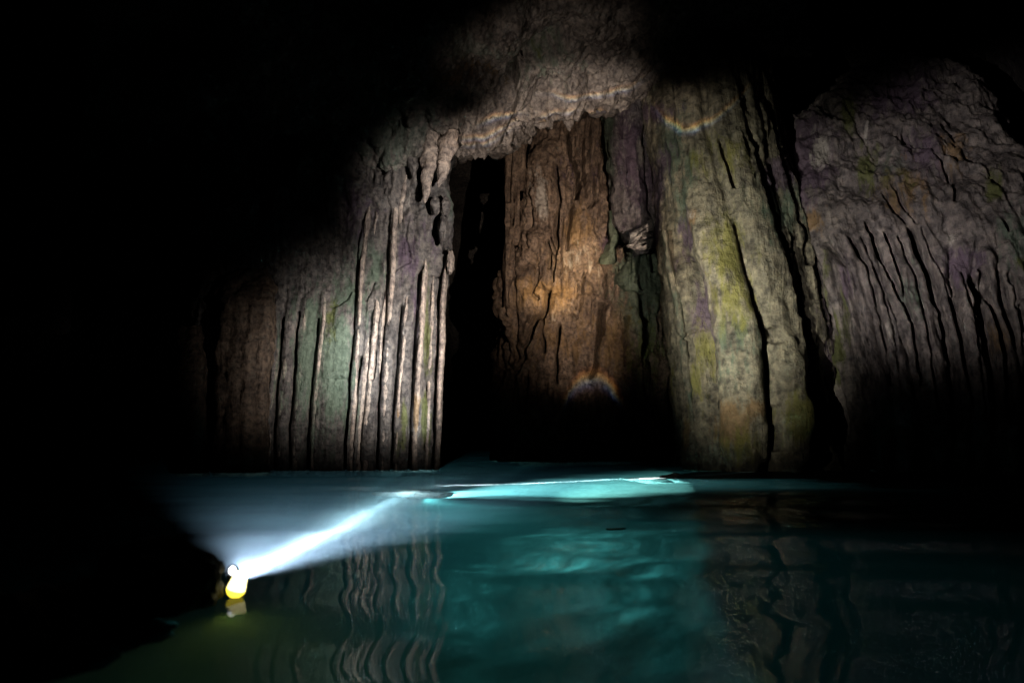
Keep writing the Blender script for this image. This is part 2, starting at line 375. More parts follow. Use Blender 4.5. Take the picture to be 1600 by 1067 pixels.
def lump(name, parent, base, mat, px, py, Y, rx, ry, rd, seed, amp=.25, attrs=None, sharp=False, nu=44, nv=28):
    a = np.linspace(0, 2*math.pi, nu, endpoint=False); b = np.linspace(-math.pi/2+1e-3, math.pi/2-1e-3, nv)
    A, B = np.meshgrid(a, b); c = P(px, py, Y); k = Y/F
    q = np.stack([np.cos(B)*np.cos(A), np.cos(B)*np.sin(A), np.sin(B)], -1)
    nz = fbm(q, 1.6, 5, off=seed*7.1)
    q = q*(1 + amp*nz)[..., None]
    p = c + q*np.array([rx*k, rd, ry*k])
    return mesh(name, p, grid_faces(nv, nu, True), mat, parent, base, attrs)
def roof_y(px, py):
    ly = np.interp(px, [q[0] for q in LIP], [q[1] for q in LIP]); sp = max(0, (ly-py)/(ly+190)); yl = float(LIPY(px)); return yl - (yl-6.6)*sp**.85
rb_ = np.random.default_rng(21)
BUL = [(x + rb_.normal(0, 5), y0 + (x-880)*sl + rb_.normal(0, 4), rb_.uniform(15, 30), rb_.uniform(11, 20)) for y0, sl, xs in
       ((160, -.12, range(842, 955, 24)), (146, -.10, range(792, 985, 30)), (124, -.10, range(780, 1000, 34)), (104, -.05, range(800, 990, 46))) for x in xs]
BUL += [(x + rb_.normal(0, 5), y0 - (x-760)*.30 + rb_.normal(0, 4), rb_.uniform(15, 27), rb_.uniform(10, 17)) for y0, xs in ((222, range(706, 830, 22)), (204, range(700, 830, 26)), (184, range(690, 800, 30))) for x in xs]
for q, (bx, by, rx, ry) in enumerate(BUL):
    lump('bulge', ceiling, None, M_ROOF, bx, by, roof_y(bx, by) + .02, rx, ry, .46, 60+q, .5)

# ------------------------------------------------------------------ left fluted wall
LB = P(560, 733, 9.8); LB[2] = 0
left = thing('fluted_wall', 'pink grey cave wall with thin upright ribs left of the dark opening', 'rock wall', LB)
DL = lambda px, py: 9.85 - .0007*(680-px) + np.maximum(0, 440-np.asarray(py))*-.0012
CR = [([(556, 452), (548, 455), (542, 468), (530, 478), (518, 480)], 2.5, .07), ([(574, 470), (580, 455), (584, 442)], 2.2, .07),
      ([(640, 410), (622, 420), (610, 432)], 1.6, .05), ([(668, 432), (688, 434)], 1.5, .05), ([(598, 458), (606, 450), (614, 418), (618, 400)], 2.5, .06),
      ([(600, 300), (612, 330), (606, 360)], 2, .04), ([(668, 300), (690, 350), (692, 395)], 3, .12), ([(655, 250), (664, 300), (676, 330)], 4, .15),
      ([(523, 590), (545, 592)], 1.3, .03), ([(640, 340), (634, 370), (640, 400)], 2, .05)]
RIBS = [([(524, 520), (521, 560), (516, 610), (512, 650), (509, 700)], 5, .05), ([(581, 300), (574, 345), (567, 400), (564, 440), (561, 500), (557, 560), (553, 630), (549, 690), (547, 745)], 10, .11),
        ([(577, 515), (573, 560), (567, 610), (562, 660), (557, 745)], 10, .07), ([(590, 445), (588, 490), (584, 540), (579, 590), (575, 640), (571, 700), (570, 745)], 11, .11),
        ([(602, 450), (599, 490), (595, 540), (591, 590)], 7, .08), ([(619, 290), (618, 330), (614, 390), (612, 440), (609, 500), (604, 560), (602, 610), (599, 660), (597, 745)], 11, .10),
        ([(639, 435), (635, 480), (630, 540), (626, 590), (622, 640), (620, 690), (619, 745)], 9, .11), ([(666, 385), (663, 430), (660, 480), (656, 540), (653, 590), (650, 640), (648, 690), (647, 745)], 11, .13),
        ([(509, 440), (505, 500), (499, 560), (493, 620), (488, 690), (487, 735)], 9, .10), ([(481, 445), (477, 490), (471, 550), (466, 610), (461, 670), (460, 735)], 10, .10),
        ([(456, 450), (452, 500), (446, 565), (440, 625), (437, 690), (436, 735)], 11, .09), ([(438, 490), (433, 550), (428, 600), (421, 660), (419, 735)], 9, .09),
        ([(697, 392), (694, 430), (691, 480), (690, 540), (687, 590), (685, 650), (682, 735)], 9, .06), ([(677, 430), (675, 500), (672, 570), (669, 640), (666, 735)], 7, .04),
        ([(640, 250), (632, 290), (626, 330), (628, 380)], 9, .06), ([(600, 270), (594, 310), (586, 350), (580, 400)], 8, .05)]
LG = [([(x-w_*.5-3.4, y) for x, y in pts[1:]], 3.6, .10) for pts, w_, pr in RIBS if pr >= .07]
FB = [[(x-8, y) for x, y in pts] for pts, w_, pr in sorted((r for r in RIBS if r[0][-1][1] > 720), key=lambda r: r[0][-1][0])]
FB = [[(x-26, y) for x, y in FB[0]]] + FB
def left_disp(px, py, p):
    up = np.clip((430-py)/150, 0, 1)
    d = .05*fbm(p, 2.2, 4) + .012*fbm(p, 9, 4) + up*(.24*fbm(p, (1.6, 1.6, .7), 4) + .10*billow(p, (3.0, 3.0, 1.4), 3)) + np.clip((330-py)/90, 0, 1)*.16*lumps(p, (2.6, 2.6, 1.5), 5)
    d += .022*fbm(p, (9, 9, .5), 3)
    d += .10*np.clip((py-440)/70, 0, 1)*flutes(px, py, FB, p, .6)
    return d + groove_disp(px, py, LG, p, .6) + groove_disp(px, py, CR, p, 1.5)
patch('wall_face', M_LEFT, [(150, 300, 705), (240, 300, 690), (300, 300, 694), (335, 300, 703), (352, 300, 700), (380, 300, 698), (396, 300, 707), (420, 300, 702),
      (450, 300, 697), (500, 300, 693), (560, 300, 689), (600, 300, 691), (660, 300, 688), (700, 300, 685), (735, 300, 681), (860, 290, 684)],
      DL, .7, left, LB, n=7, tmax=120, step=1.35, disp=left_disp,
      attrs=dict(green=lambda x, y, p: blobs(x, y, [(530, 570, 26, 120, .9), (490, 560, 40, 130, .7), (545, 470, 40, 50, .6), (575, 420, 40, 60, .45), (700, 330, 20, 40, .4)]),
                 moss=lambda x, y, p: blobs(x, y, [(665, 520, 7, 80, .85), (664, 660, 8, 50, 1), (632, 655, 5, 30, .9), (517, 500, 12, 40, .6), (622, 690, 10, 20, .5)]),
                 stain=lambda x, y, p: blobs(x, y, [(640, 400, 20, 50, .6), (650, 480, 10, 60, .5), (680, 360, 20, 40, .5), (560, 330, 40, 50, .5)]),
                 pale=lambda x, y, p: blobs(x, y, [(640, 300, 12, 30, .4)])))
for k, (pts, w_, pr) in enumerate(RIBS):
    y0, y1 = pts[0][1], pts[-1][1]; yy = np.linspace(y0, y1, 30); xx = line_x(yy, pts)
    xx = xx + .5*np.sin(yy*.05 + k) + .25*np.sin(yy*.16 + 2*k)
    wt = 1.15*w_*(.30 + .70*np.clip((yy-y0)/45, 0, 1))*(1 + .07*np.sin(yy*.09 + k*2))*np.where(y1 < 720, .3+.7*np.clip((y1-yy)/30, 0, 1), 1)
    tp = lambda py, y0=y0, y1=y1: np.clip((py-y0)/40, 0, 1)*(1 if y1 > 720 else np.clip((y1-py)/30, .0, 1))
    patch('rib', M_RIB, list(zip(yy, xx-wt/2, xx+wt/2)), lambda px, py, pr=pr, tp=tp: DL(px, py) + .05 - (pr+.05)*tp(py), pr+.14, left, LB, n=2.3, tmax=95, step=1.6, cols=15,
          disp=lambda px, py, p, k=k: .012*fbm(p, (5, 5, .7), 4, off=k) + .006*fbm(p, (20, 20, 6), 3),
          attrs=dict(moss=lambda x, y, p: blobs(x, y, [(633, 655, 6, 14, .8)]), rust=lambda x, y, p: blobs(x, y, [(652, 645, 16, 30, .8), (622, 660, 12, 25, .6)]),
                     green=lambda x, y, p: blobs(x, y, [(470, 570, 60, 200, .7)])))
# knobs and drips at the wall's upper corner
lump('knob', left, LB, M_LEFT, 680, 322, 9.55, 8, 15, .12, 1); lump('knob', left, LB, M_LEFT, 696, 324, 9.6, 8, 17, .12, 2)
lump('knob', left, LB, M_LEFT, 692, 360, 9.6, 9, 24, .14, 3); lump('knob', left, LB, M_RIB, 704, 410, 9.8, 6, 20, .1, 4)
for i, (bx, by, tx, ty, w_) in enumerate([(702, 226, 685, 294, 26), (672, 232, 664, 318, 24), (640, 226, 647, 282, 22)]):
    drip('drip', left, M_RIB if i < 2 else M_LEFT, bx, by, tx, ty, w_, 9.5, LB, k=20+i*2.7, bulb=.0)

# dim columns farther left
fb = P(385, 730, 9.3); fb[2] = 0
fc = thing('flowstone_column', 'dim brown flowstone column with a rounded shoulder beside the ribbed wall', 'rock column', fb)
FG = [[(352, 420), (340, 560), (335, 740)], [(372, 440), (358, 560), (352, 740)], [(385, 500), (378, 600), (376, 740)], [(404, 470), (398, 600), (396, 740)], [(430, 430), (420, 560), (412, 740)]]
fcd = lambda px, py, p: .10*flutes(px, py, FG, p)*np.clip((py-450)/90, 0, 1) + .06*fbm(p, 2.5, 4) + .02*fbm(p, (9, 9, 4), 4) + np.clip((520-py)/80, 0, 1)*.06*billow(p, 4, 3)
patch('shaft', M_BACK, [(425, 375, 412), (436, 350, 424), (455, 340, 430), (520, 336, 432), (600, 332, 424), (680, 330, 416), (760, 330, 414), (830, 330, 414)], lambda px, py: 9.2 + np.maximum(0, 470-py)*.006, .6, fc, fb, n=3, step=1.8, disp=fcd)
fb2 = P(297, 730, 9.1); fb2[2] = 0
fc2 = thing('flowstone_column', 'faint brown column almost lost in the dark at the far left', 'rock column', fb2)
patch('shaft', M_BACK, [(510, 285, 310), (530, 274, 320), (600, 268, 324), (700, 266, 322), (830, 266, 322)], lambda px, py: 9.0 + np.maximum(0, 560-py)*.006, .5, fc2, fb2, n=3, step=2, disp=lambda px, py, p: .06*fbm(p, 2.5, 4) + .03*fbm(p, (8, 8, .6), 3))

# ------------------------------------------------------------------ back column
BB = P(900, 718, 13); BB[2] = 0
back = thing('rock_column', 'broad orange brown cracked column at the back of the passage', 'rock column', BB)
DB = lambda px, py: 13.0 + .0012*np.abs(np.asarray(px)-880) + .35*np.clip((np.asarray(px)-np.interp(py, [120, 200, 260, 300, 360, 405, 430, 460], [934, 940, 951, 958, 962, 968, 1000, 1100]))/5, 0, 1)
BG = [([(884, 200), (892, 240), (903, 265), (904, 285), (900, 313)], 4.2, .40), ([(912, 215), (912, 270), (914, 313)], 2.6, .22), ([(921, 235), (923, 277), (928, 318), (918, 329)], 2.6, .22),
      ([(938, 215), (950, 277), (954, 306), (951, 365)], 2.4, .25), ([(870, 262), (875, 316), (869, 352), (869, 394), (865, 420)], 3.2, .32), ([(892, 320), (889, 355), (886, 390)], 3.0, .3),
      ([(855, 377), (860, 394), (858, 418)], 3, .3), ([(860, 372), (867, 398), (864, 438)], 2.6, .3), ([(845, 446), (857, 455), (851, 491), (839, 503), (830, 536), (821, 557), (797, 592)], 4.0, .4),
      ([(851, 491), (849, 524), (851, 550)], 2.8, .3), ([(875, 510), (869, 554), (870, 598)], 3.0, .32), ([(936, 483), (933, 524), (930, 566), (924, 588)], 5.8, .5),
      ([(902, 446), (897, 485)], 2.4, .25), ([(911, 432), (903, 488)], 2.4, .25), ([(938, 416), (945, 431), (943, 467)], 2.2, .22), ([(840, 419), (834, 461), (842, 468)], 2.2, .25),
      ([(794, 504), (795, 530), (792, 575)], 2.8, .3), ([(804, 455), (800, 497)], 2.2, .2), ([(923, 476), (923, 521)], 1.8, .15), ([(899, 215), (899, 262)], 2, .18), ([(930, 212), (935, 260), (938, 300)], 2, .15),
      ([(838, 300), (832, 350), (830, 390)], 2.2, .2), ([(880, 340), (878, 370)], 2, .15), ([(893, 494), (898, 498)], 3, .2), ([(815, 430), (812, 520), (806, 560)], 2.4, .2), ([(905, 205), (907, 250), (906, 290)], 1.8, .14),
      ([(820, 590), (822, 660)], 3, .2), ([(890, 610), (894, 690)], 4, .2), ([(960, 420), (958, 470)], 2, .15), ([(975, 500), (972, 570)], 3, .2)]
def back_disp(px, py, p):
    d = .16*fbm(p, (1.0, 1.0, .45), 4) + .09*billow(p, (2.2, 2.2, 1.1), 3, 2.2) + .075*fbm(p, (5, 5, 2.2), 5, .6)
    fl = np.clip((330-py)/60, 0, 1)*np.clip((px-890)/20, 0, 1); d += fl*.05*np.sin(px*.75 + 2*fbm(p, 2, 2))
    d += .18*np.clip(fbm(p, (.8, .8, .5), 2, off=5.5)*4, -.5, .5)
    d += .22*blobs(px, py, [(862, 300, 22, 40, 1), (850, 320, 18, 30, .8), (915, 545, 45, 60, .6), (838, 470, 14, 24, .6), (905, 400, 40, 40, .4)])
    led = 436 + 14*fbm(p, 1.3, 3) + .05*(px-880)
    d += .14*np.clip((py-led)/7, 0, 1)*np.clip((led+70-py)/60, 0, 1)*np.clip(.5+fbm(p, .9, 2, off=2), 0, 1)
    d += .05*fbm(p, (6, 6, .5), 4)
    return d + groove_disp(px, py, [(a, 1.1*b, 1.25*c) for a, b, c in BG], p, 1.8)
patch('column_face', M_BACK, [(120, 846, 1040), (165, 843, 1040), (200, 838, 1040), (260, 832, 1045), (300, 828, 1050), (360, 822, 1055), (405, 816, 1058), (425, 806, 1060), (450, 790, 1062),
      (480, 787, 1066), (600, 786, 1080), (735, 786, 1090), (840, 786, 1090)], DB, 1.0, back, BB, n=4, step=1.15, disp=back_disp,
      attrs=dict(rust=lambda x, y, p: blobs(x, y, [(860, 460, 50, 26, .75), (900, 360, 26, 40, .6), (880, 520, 80, 50, .5), (960, 540, 30, 60, .6), (890, 420, 60, 40, .4)]),
                 pale=lambda x, y, p: blobs(x, y, [(848, 312, 10, 30, .8), (905, 410, 36, 30, .35), (880, 505, 30, 20, .3)]),
                 green=lambda x, y, p: blobs(x, y, [(1000, 480, 50, 90, .7), (980, 420, 30, 30, .7)]),
                 moss=lambda x, y, p: blobs(x, y, [(1010, 560, 40, 80, .5)]), stain=lambda x, y, p: blobs(x, y, [(948, 385, 14, 20, .7), (930, 280, 12, 60, .3), (885, 265, 18, 26, .4)])))
SG = [([(797, 225), (796, 300), (792, 380)], 1.8, .15), ([(814, 222), (804, 316), (799, 374), (801, 420)], 2.0, .2), ([(817, 300), (810, 345), (806, 420)], 2.0, .25)]
patch('side_slab', M_BACK, [(150, 800, 828), (220, 792, 825), (260, 790, 822), (300, 788, 818), (360, 787, 813), (400, 786, 807), (440, 786, 800), (480, 786, 796)], lambda px, py: 12.8 + 0*np.asarray(px), .35, back, BB, n=3, step=1.2,
      disp=lambda px, py, p: .05*fbm(p, (3, 3, .8), 4) + .03*np.sin(px*.7) + .02*fbm(p, (12, 12, 3), 4) + groove_disp(px, py, SG, p, 1.5))
# broken green flakes low on its right side
FLK = dict(green=lambda x, y, p: np.full(x.shape, .95))
fd = lambda px, py, p: .07*fbm(p, (3, 3, 1.5), 5) + .03*fbm(p, (14, 14, 3), 4) + groove_disp(px, py, [([(1000, 390), (998, 425), (992, 440)], 2, .2), ([(985, 400), (984, 440)], 2, .2), ([(1021, 382), (1022, 420)], 4, .5), ([(1003, 428), (1003, 450)], 3, .3)], p)
patch('flake', M_BACK, [(385, 978, 1040), (400, 980, 1046), (420, 965, 1048), (432, 956, 1050), (444, 960, 1050), (455, 976, 1048), (460, 1000, 1030)], lambda px, py: 12.75 + .002*np.abs(np.asarray(px)-1000), .6, back, BB, n=3, step=1.2, disp=fd, attrs=FLK)
patch('flake', M_BACK, [(330, 950, 968), (360, 950, 966), (375, 951, 968), (395, 944, 968), (406, 936, 964), (413, 938, 960)], lambda px, py: 12.7 + 0*np.asarray(px), .4, back, BB, n=3, step=1.2, disp=fd, attrs=FLK)
lump('flake', back, BB, M_BACK, 968, 396, 12.6, 6, 12, .12, 31, .35)

# ------------------------------------------------------------------ purple hanging column with its broken foot
HB = P(985, 100, 11.2)
hang = thing('hanging_column', 'purple stained column hanging from the roof with a broken foot', 'stalactite', HB)
patch('column_shaft', M_PURP, [(60, 926, 1020), (120, 930, 1022), (160, 934, 1018), (220, 946, 1020), (280, 954, 1027), (320, 960, 1033), (345, 964, 1035), (358, 974, 1035), (372, 978, 1035), (380, 990, 1030), (386, 994, 1012), (398, 1000, 1010)],
      lambda px, py: 12.3 + .0*np.asarray(px), .9, hang, HB, n=2.3, step=1.25,
      disp=lambda px, py, p: .10*flutes(px, py, [[(925, 60), (952, 330)], [(965, 60), (975, 200), (990, 330)], [(1000, 60), (1004, 200), (1014, 330)], [(1030, 60), (1040, 330)]], p) + .10*fbm(p, (2.2, 2.2, .9), 4) + .05*fbm(p, (6, 6, 3), 4) + groove_disp(px, py, [([(968, 180), (976, 250), (984, 330)], 3, .15), ([(1000, 190), (1006, 260), (1016, 340)], 2.5, .12)], p),
      attrs=dict(stain=lambda x, y, p: blobs(x, y, [(985, 240, 16, 70, .9), (1005, 290, 16, 60, .7), (975, 200, 12, 50, .7), (990, 350, 20, 25, .4)]),
                 green=lambda x, y, p: blobs(x, y, [(952, 210, 12, 110, .9), (1005, 285, 10, 22, .5)]), pale=lambda x, y, p: blobs(x, y, [(998, 240, 7, 26, .7), (985, 190, 12, 18, .4)])))
# pale splintered stone caught under the broken foot
sb = P(1008, 388, 11.4)
splint = thing('splintered_stone', 'pale splintered stone wedged under the purple column', 'stone', sb)
def shard(pts, Y, thick, seed, parent, base):
    """a jagged sliver: outline swept in depth with an uneven ridge"""
    n = len(pts); pts = np.array(pts, float); c = pts.mean(0); rg = np.random.default_rng(seed)
    rings = [(1.0, 0.05), (.95, -.35), (.62, -.85), (.25, -1.0)]; out = []
    for s_, dz in rings:
        q = c + (pts-c)*s_ + rg.normal(0, .9, (n, 2)); out.append(P(q[:, 0], q[:, 1], Y + thick*(dz + rg.normal(0, .12, n))))
    q = c + (pts-c)*.8; out.insert(0, P(q[:, 0], q[:, 1], Y+thick*.9))
    v = np.array(out)
    return mesh('shard', v, grid_faces(5, n, True)[:, ::-1], M_PALE, parent, base, smooth=False)
def densify(pts, k=3):
    pts = np.array(pts + [pts[0]], float); o = []
    for a, b in zip(pts[:-1], pts[1:]):
        for t in np.arange(k)/k: o.append(a + (b-a)*t)
    return [tuple(q) for q in o]
for q, (pts, Y, th) in enumerate([([(984, 366), (996, 357), (1010, 350), (1022, 340), (1028, 346), (1024, 358), (1012, 364), (1000, 368), (990, 378), (983, 382)], 11.5, .18),
        ([(978, 386), (986, 376), (1000, 366), (1014, 362), (1022, 362), (1018, 370), (1004, 372), (994, 380), (986, 388)], 11.35, .14),
        ([(1020, 336), (1028, 334), (1031, 344), (1028, 360), (1024, 366), (1022, 352)], 11.35, .12), ([(1022, 364), (1031, 356), (1033, 369), (1027, 369)], 11.4, .12),
        ([(990, 380), (1010, 372), (1022, 372), (1020, 388), (1000, 392), (988, 390)], 11.6, .2)]):
    shard(densify(pts), Y, th, 50+q, splint, sb)

# ------------------------------------------------------------------ right pillar
RB = P(1180, 735, 9.5); RB[2] = 0
pil = thing('rock_pillar', 'huge leaning green grey pillar standing in the water right of centre', 'rock pillar', RB)
DR = lambda px, py: 9.45 + .0022*np.maximum(0, 1150-np.asarray(px)) + 0*np.asarray(py)
b_a = [(1000, 60), (1012, 180), (1040, 330), (1050, 450), (1060, 520), (1068, 600), (1083, 740)]
b_b = [(1040, 60), (1060, 200), (1078, 300), (1090, 400), (1108, 450), (1118, 520), (1127, 600), (1137, 740)]
b_c = [(1085, 60), (1105, 200), (1132, 300), (1150, 370), (1168, 450), (1182, 520), (1190, 600), (1196, 740)]
b_d = [(1130, 60), (1160, 200), (1190, 300), (1213, 400), (1226, 480), (1240, 540), (1247, 600), (1250, 740)]
b_e = [(1195, 60), (1230, 250), (1252, 330), (1272, 450), (1290, 560), (1305, 740)]
RG = [(b_b[2:], 2.6, .10), (b_c[2:6], 2.4, .08), (b_c[6:] + [], 3, .16), (b_d[2:6], 4, .12), ([(1125, 225), (1138, 265), (1146, 300)], 4.5, .2), ([(1105, 250), (1110, 290)], 3, .1), ([(1208, 260), (1222, 330), (1236, 420)], 3, .12),
      ([(1196, 280), (1206, 340), (1216, 420)], 2.5, .1), ([(1222, 290), (1240, 370), (1250, 470)], 3, .12), ([(1196, 640), (1200, 700)], 6, .25), ([(1190, 520), (1194, 536)], 6, .15), ([(1098, 523), (1110, 516)], 5, .06)]
def right_disp(px, py, p):
    k = .35 + .65*np.clip((py-260)/160, 0, 1); q = p.copy(); q[..., 0] += .13*q[..., 2]
    d = .38*k*flutes(px, py, [b_a, b_b, b_c, b_d, b_e], p, .6) + .10*fbm(q, (1.6, 1.6, .35), 4) + .035*fbm(p, (5, 5, 2.6), 5, .6) + .010*billow(p, (9, 9, 7), 3)
    d += .055*fbm(q, (6.5, 6.5, .35), 4) + .02*fbm(q, (16, 16, 1.2), 3) - .10*np.clip((px-1240)/40, 0, 1)
    d += .16*blobs(px, py, [(1222, 655, 16, 34, 1), (1215, 580, 20, 40, .5)])
    d += np.clip((py-690)/40, 0, 1)*(.25*fbm(p, (2.2, 2.2, 1.5), 4) - .05)
    return d + groove_disp(px, py, RG, p, 1.2)
patch('shaft', M_RIGHT, [(40, 990, 1195), (120, 1002, 1205), (180, 1011, 1215), (250, 1024, 1230), (330, 1040, 1250), (450, 1052, 1272), (520, 1062, 1280), (600, 1072, 1290), (650, 1080, 1296), (740, 1088, 1302), (860, 1092, 1310)],
      DR, 1.9, pil, RB, n=2.3, step=1.3, disp=right_disp,
      attrs=dict(moss=lambda x, y, p: 1.0*blobs(x, y, [(1140, 400, 22, 60, .75), (1150, 470, 26, 60, .6), (1222, 655, 20, 36, 1), (1115, 560, 12, 80, .55), (1160, 690, 30, 30, .5), (1245, 620, 8, 40, .8), (1130, 250, 40, 40, .45), (1080, 600, 8, 60, .5)]),
                 stain=lambda x, y, p: 1.3*np.maximum(blobs(x, y, [(1112, 480, 9, 60, .8), (1050, 280, 16, 60, .6), (1200, 280, 22, 30, .7), (1090, 370, 10, 60, .5), (1270, 500, 20, 140, .6), (1127, 530, 8, 60, .6), (1035, 175, 30, 16, .6), (1050, 350, 14, 60, .5)]), 0),
                 green=lambda x, y, p: 1.3*blobs(x, y, [(1060, 240, 20, 70, .55), (1200, 330, 40, 60, .5), (1085, 300, 14, 60, .5), (1150, 540, 40, 70, .35)]),
                 rust=lambda x, y, p: 1.3*blobs(x, y, [(1150, 665, 18, 34, .85), (1098, 345, 6, 12, .7), (1110, 690, 8, 30, .6), (1175, 640, 12, 14, .7)]),
                 pale=lambda x, y, p: blobs(x, y, [(1020, 230, 5, 26, .8), (1096, 342, 6, 10, .5)])))
patch('edge_flute', M_RIGHT, [(360, 1034, 1044), (420, 1040, 1056), (450, 1046, 1066), (520, 1057, 1074), (540, 1062, 1078), (600, 1068, 1085), (660, 1076, 1092), (740, 1082, 1098), (860, 1084, 1100)], lambda px, py: 9.75 + 0*np.asarray(px), .35, pil, RB, n=2.5, step=1.4,
      disp=lambda px, py, p: .05*fbm(p, (3, 3, 1.2), 4) + .02*fbm(p, (10, 10, 6), 4) - .05*np.exp(-((py-528)/3)**2),
      attrs=dict(green=lambda x, y, p: np.full(x.shape, .25)))

# ------------------------------------------------------------------ right wall
WB = P(1450, 745, 7.6); WB[2] = 0
rw = thing('fluted_cliff', 'dim domed rock wall with deep slanting grooves at the far right', 'rock wall', WB)
DW = lambda px, py: 9.9 - .0032*(np.asarray(px)-1210) + np.maximum(0, 330-np.asarray(py))**1.3*.0012
WG = [([(1354, 350), (1382, 421), (1407, 471), (1429, 520), (1439, 600)], 4, .25), ([(1425, 362), (1439, 400), (1461, 467), (1478, 531), (1489, 595), (1495, 680)], 6.5, .4), ([(1521, 442), (1535, 520), (1546, 585), (1552, 680)], 10, .4),
      ([(1532, 425), (1550, 496), (1567, 567), (1574, 660)], 6, .35), ([(1553, 428), (1571, 492), (1584, 545)], 4, .25), ([(1329, 375), (1354, 417), (1368, 471), (1382, 531), (1394, 600)], 3.5, .22),
      ([(1293, 382), (1322, 417), (1336, 467), (1347, 520), (1359, 600)], 4, .25), ([(1276, 385), (1297, 435), (1308, 485), (1327, 560)], 3.5, .2), ([(1379, 300), (1397, 328), (1414, 346)], 3.2, .22), ([(1395, 295), (1412, 322), (1432, 350)], 3, .2),
      ([(1382, 367), (1400, 424), (1414, 474), (1432, 545)], 3, .2), ([(1482, 471), (1500, 531), (1511, 610)], 3.5, .22), ([(1480, 270), (1490, 300), (1492, 320)], 5, .2), ([(1568, 350), (1572, 362)], 6, .15), ([(1572, 432), (1576, 446)], 5, .15),
      ([(1320, 170), (1345, 215), (1368, 245)], 2.5, .1), ([(1410, 215), (1450, 245), (1480, 275)], 4, .15), ([(1590, 480), (1602, 540), (1610, 620)], 4, .25), ([(1540, 270), (1556, 300)], 4, .15), ([(1220, 250), (1245, 330), (1262, 390)], 4, .15),
      ([(1262, 345), (1284, 430), (1300, 520), (1318, 640)], 2.6, .14), ([(1310, 372), (1338, 440), (1356, 520), (1376, 640)], 2.6, .14), ([(1345, 372), (1372, 440), (1394, 510), (1412, 640)], 2.4, .13),
      ([(1404, 372), (1428, 440), (1448, 520), (1466, 650)], 2.8, .15), ([(1500, 430), (1516, 500), (1528, 580), (1536, 660)], 2.8, .15), ([(1440, 360), (1466, 430), (1486, 500)], 2.4, .12), ([(1576, 440), (1592, 520), (1602, 640)], 3, .15)]
FW = [[(1240, 330), (1300, 640)], [(1276, 370), (1335, 640)], [(1293, 370), (1365, 640)], [(1329, 365), (1400, 640)], [(1354, 350), (1440, 640)], [(1425, 350), (1492, 640)], [(1482, 440), (1515, 640)], [(1521, 430), (1550, 640)], [(1553, 420), (1600, 640)], [(1600, 420), (1680, 640)]]
def wall_disp(px, py, p):
    lo = np.clip((py-350)/90, 0, 1)
    q = p.copy(); q[..., 0] += .30*q[..., 2]
    d = .26*lo*flutes(px, py, FW, p, .6) + .13*fbm(q, (1.2, 1.2, .5), 4) + .04*fbm(p, (4, 4, 2.4), 5, .6) + (1-lo)*.10*billow(p, 1.4, 4, 3.3) + .06*fbm(q, (5.5, 5.5, .4), 4) + .02*fbm(q, (14, 14, 1.2), 3)
    return d + groove_disp(px, py, [(a, 1.15*b, 1.1*c) for a, b, c in WG], p, 1.3)
patch('cliff_face', M_WALL, [(96, 1398, 1428), (102, 1378, 1462), (110, 1362, 1490), (125, 1328, 1508), (150, 1304, 1530), (190, 1245, 1550), (200, 1222, 1556), (215, 1216, 1563), (275, 1233, 1602), (330, 1250, 1650), (420, 1262, 1700),
      (500, 1285, 1730), (600, 1310, 1760), (680, 1325, 1780), (830, 1340, 1800)], DW, 1.2, rw, WB, n=4.5, step=1.6, disp=wall_disp, taper_b=True,
      attrs=dict(moss=lambda x, y, p: 1.2*blobs(x, y, [(1324, 185, 10, 30, .8), (1352, 260, 16, 40, .7), (1548, 300, 12, 26, .9), (1320, 540, 12, 70, .7), (1300, 450, 8, 60, .4), (1590, 420, 12, 14, .6), (1400, 290, 30, 24, .3)]),
                 stain=lambda x, y, p: 1.2*blobs(x, y, [(1262, 250, 40, 60, .9), (1400, 150, 70, 40, .7), (1440, 250, 40, 50, .5), (1500, 420, 40, 30, .6), (1325, 450, 10, 60, .5), (1250, 320, 30, 30, .7)]),
                 pale=lambda x, y, p: 1.2*blobs(x, y, [(1284, 240, 14, 26, .8), (1352, 215, 3, 26, .8), (1484, 375, 8, 9, .7), (1392, 520, 10, 30, .4)]),
                 rust=lambda x, y, p: 1.2*blobs(x, y, [(1490, 240, 26, 30, .6), (1410, 300, 40, 40, .45), (1275, 350, 26, 20, .5), (1550, 520, 30, 40, .35)]),
                 green=lambda x, y, p: 1.2*blobs(x, y, [(1590, 380, 40, 60, .5), (1420, 460, 30, 50, .35), (1400, 270, 40, 30, .4)])))

# ------------------------------------------------------------------ pool: bed, water
def build_bed():
    x = np.linspace(-12, 12, 420); y = np.linspace(-6, 24, 420); X, Y = np.meshgrid(x, y)
    p = np.stack([X, Y, np.zeros_like(X)], -1); z = -1.9 + .22*fbm(p, .4, 3)
    # added rock shelf from the pillar foot towards the viewer: slope catches the far light, right side stays dark
    ex = np.interp(Y, [0, 3, 5, 8.3, 9.5], [.55, .95, 1.45, 2.25, 2.4]) + .08*fbm(p, 1.1, 3); crest = np.interp(Y, [0, 3, 5, 8.3, 9.5], [-1.2, -.95, -.65, -.30, -.2]) + .03*fbm(p, 1.3, 3, off=4)
    u = X - ex; sh = np.where(u < 0, crest + u*.8, crest + np.minimum(u, 1.5)*.05 + .02*fbm(p, 2, 3))
    z = np.where(Y < 12, np.maximum(z, sh), z) + .01*fbm(p, 4, 3); p[..., 2] = np.minimum(z, -.10)
    o = mesh('pool_bed', p, grid_faces(*X.shape)[:, ::-1], M_BED); o['kind'] = 'structure'
build_bed()
